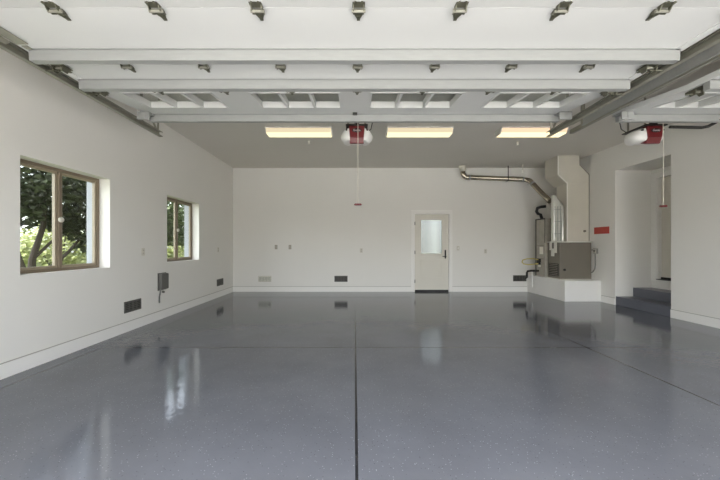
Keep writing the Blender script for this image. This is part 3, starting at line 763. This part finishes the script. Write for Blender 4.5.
bx = empty('cable_box', (XL, 5.37, 0.49), 'grey plastic cover box with a dangling cable below the far window', 'electrical box')
MB().box(XL, XL+0.012, 5.26, 5.49, 0.48, 0.77).build('back_plate', M['boxgrey'], bx, bevel=0.004)
MB().box(XL+0.012, XL+0.065, 5.27, 5.48, 0.495, 0.76).build('cover', M['boxgrey'], bx, bevel=0.015)
MB().tube([(XL+0.03, 5.30, 0.495), (XL+0.03, 5.29, 0.45), (XL+0.022, 5.28, 0.38), (XL+0.02, 5.28, 0.28)], 0.012, 8).build('cable', M['boxgrey'], bx, smooth=True)
MB().lathe([(0.018, 0), (0.018, 0.03)], (XL, 5.40, 0.445), 'X', 12).build('knob', M['conduit'], bx)

# ------------------------------------------------------------------ outside
struct(MB().box(-14, 20, -22, 0.1, -0.2, -0.02).build('driveway', M['concrete']), 'pale concrete driveway outside the vehicle doors', 'driveway')
lw = MB().box(-45, XL-0.29, 0.1, 50, -0.3, -0.05).box(XL-0.29, 25, YB+0.22, 50, -0.3, -0.05)
struct(lw.build('ground', M['lawn']), 'green lawn outside the windows', 'ground')

rnd = random.Random(5)
def foliage(mb, c, rad, n, size, rn):
    for _ in range(n):
        while True:
            v = Vector((rn.uniform(-1, 1), rn.uniform(-1, 1), rn.uniform(-1, 1)))
            if v.length <= 1: break
        p = Vector(c) + Vector((v.x*rad[0], v.y*rad[1], v.z*rad[2]))
        q = Matrix.Rotation(rn.uniform(0, 6.28), 3, 'Z') @ Matrix.Rotation(rn.uniform(-1.1, 1.1), 3, 'X') @ Matrix.Rotation(rn.uniform(-0.8, 0.8), 3, 'Y')
        s = size*rn.uniform(0.6, 1.3)
        pts = [(-0.5, 0, 0), (-0.15, 0.32, 0.05), (0.5, 0, 0), (-0.15, -0.32, 0.05)]
        mb.b.faces.new([mb.b.verts.new(p + q @ (Vector(a)*s)) for a in pts])
def tree(x, y, h, crown, leaf, label, branches, n, size, seed, blobs):
    rn = random.Random(seed)
    e = empty('tree', (x, y, -0.05), label, 'tree', 'trees outside the windows')
    t = MB()
    for pts, r0, r1 in branches:
        k = len(pts)
        t.tube([(x+a, y+b, c-0.06) for a, b, c in pts], [0.55*(r0+(r1-r0)*i/(k-1)) for i in range(k)], 8)
    t.build('trunk', M['bark'], e, smooth=True)
    f = MB()
    for (bx_, by_, bz_, rx, ry, rz, share) in blobs:
        foliage(f, (x+bx_, y+by_, bz_), (rx, ry, rz), int(n*share), size, rn)
    me = f.build('foliage', leaf, e)
maple = [([(0, 0, 0), (0.02, 0.02, 0.45), (-0.05, 0.10, 1.0), (-0.02, 0.30, 1.7), (-0.1, 0.45, 2.6), (0, 0.5, 3.4)], 0.15, 0.04),
         ([(0.02, 0.02, 0.40), (0.1, 0.35, 0.85), (0.1, 0.75, 1.15), (0.1, 1.2, 1.6), (0.1, 1.5, 2.3)], 0.09, 0.03),
         ([(0, 0.0, 0.5), (0, -0.2, 1.1), (-0.1, -0.35, 1.8), (0, -0.5, 2.8)], 0.08, 0.03),
         ([(-0.05, 0.10, 1.0), (0.1, 0.5, 1.5), (0.2, 0.9, 2.1), (0.1, 1.1, 2.8)], 0.06, 0.02)]
tree(-6.4, 6.30, 4, None, M['leafdark'], 'dark leafy tree with a forked trunk filling the nearer window', maple, 7600, 0.14, 3,
     [(0.1, 0.0, 2.6, 0.9, 0.9, 0.7, 0.22), (0, 1.0, 2.4, 0.9, 0.9, 0.9, 0.26), (0.2, 1.5, 1.5, 0.5, 0.7, 0.5, 0.14), (0, -0.3, 1.9, 0.5, 0.4, 0.4, 0.08), (0, 0.6, 3.6, 1.4, 1.6, 0.8, 0.20), (0, 0.7, 1.75, 0.4, 0.35, 0.3, 0.06), (-0.4, 2.2, 2.6, 0.7, 1.0, 0.9, 0.14)])
tree(-7.0, 11.6, 4, None, M['leafmid'], 'mid green tree seen through the window nearer the back wall',
     [([(0, 0, 0), (0, 0.1, 0.9), (0.05, 0.15, 1.8), (0, 0.2, 3.0)], 0.10, 0.03)], 6000, 0.14, 8,
     [(0, 0.2, 2.4, 0.9, 1.2, 0.6, 0.4), (0.1, 0.7, 1.6, 0.6, 0.8, 0.4, 0.2), (0, -0.5, 1.8, 0.5, 0.5, 0.5, 0.15), (0, 0, 3.4, 1.0, 1.3, 0.8, 0.25), (0.2, 1.6, 2.2, 0.9, 1.0, 1.2, 0.25), (0.1, -1.1, 2.3, 0.7, 0.8, 1.0, 0.2)])
def shrub(x, y, r, hgt, leaf, label, seed, n=1500):
    rn = random.Random(seed)
    e = empty('shrub', (x, y, -0.05), label, 'shrub', 'shrubs beyond the trees')
    t = MB()
    for k in range(4):
        a = k*1.6+seed
        t.tube([(x, y, -0.06), (x+0.3*r*math.cos(a), y+0.3*r*math.sin(a), hgt*0.4), (x+0.6*r*math.cos(a), y+0.6*r*math.sin(a), hgt*0.8)], [0.04, 0.03, 0.012], 6)
    t.build('stem', M['bark'], e)
    f = MB()
    foliage(f, (x, y, hgt*0.55), (r, r, hgt*0.5), n, 0.17, rn)
    foliage(f, (x, y, hgt*0.25), (r*0.9, r*0.9, hgt*0.28), n//3, 0.17, rn)
    f.build('foliage', leaf, e)
for i, (x, y, r, h_, lf, lb) in enumerate((
    (-9.3, 8.2, 1.0, 1.6, 'leafpale', 'pale sunlit shrub low behind the forked tree'),
    (-9.8, 10.6, 1.1, 2.0, 'leafpale', 'pale shrub behind the forked tree, further back'),
    (-10.2, 13.2, 1.2, 2.2, 'leafmid', 'mid green shrub between the two trees'),
    (-9.2, 15.9, 1.2, 2.1, 'leafpale', 'pale shrub beside the mid green tree'),
    (-9.2, 18.8, 1.4, 2.8, 'leafpale', 'tall pale shrub seen through the window nearer the back wall'),
    (-13.0, 21.5, 1.9, 6.0, 'leafmid', 'tall green shrub far beyond the window nearer the back wall'),
    (-14.5, 16.0, 1.9, 6.0, 'leafmid', 'tall dense green shrub far beyond the nearer window'),
    (-15.5, 11.5, 2.0, 6.0, 'leafdark', 'darkest tall shrub far beyond both windows'),
    (0.9, 11.4, 0.9, 1.9, 'leafmid', 'green shrub behind the textured glass of the back door'))):
    shrub(x, y, r, h_, M[lf], lb, 11+i)
struct(MB().box(-1, 8, 12.6, 12.7, -0.05, 3.4).build('backdrop', M['backdrop']), 'grey banded backdrop added behind the back door glass', 'backdrop')  # added screen: holds bright sky off the door glass and shows as bands
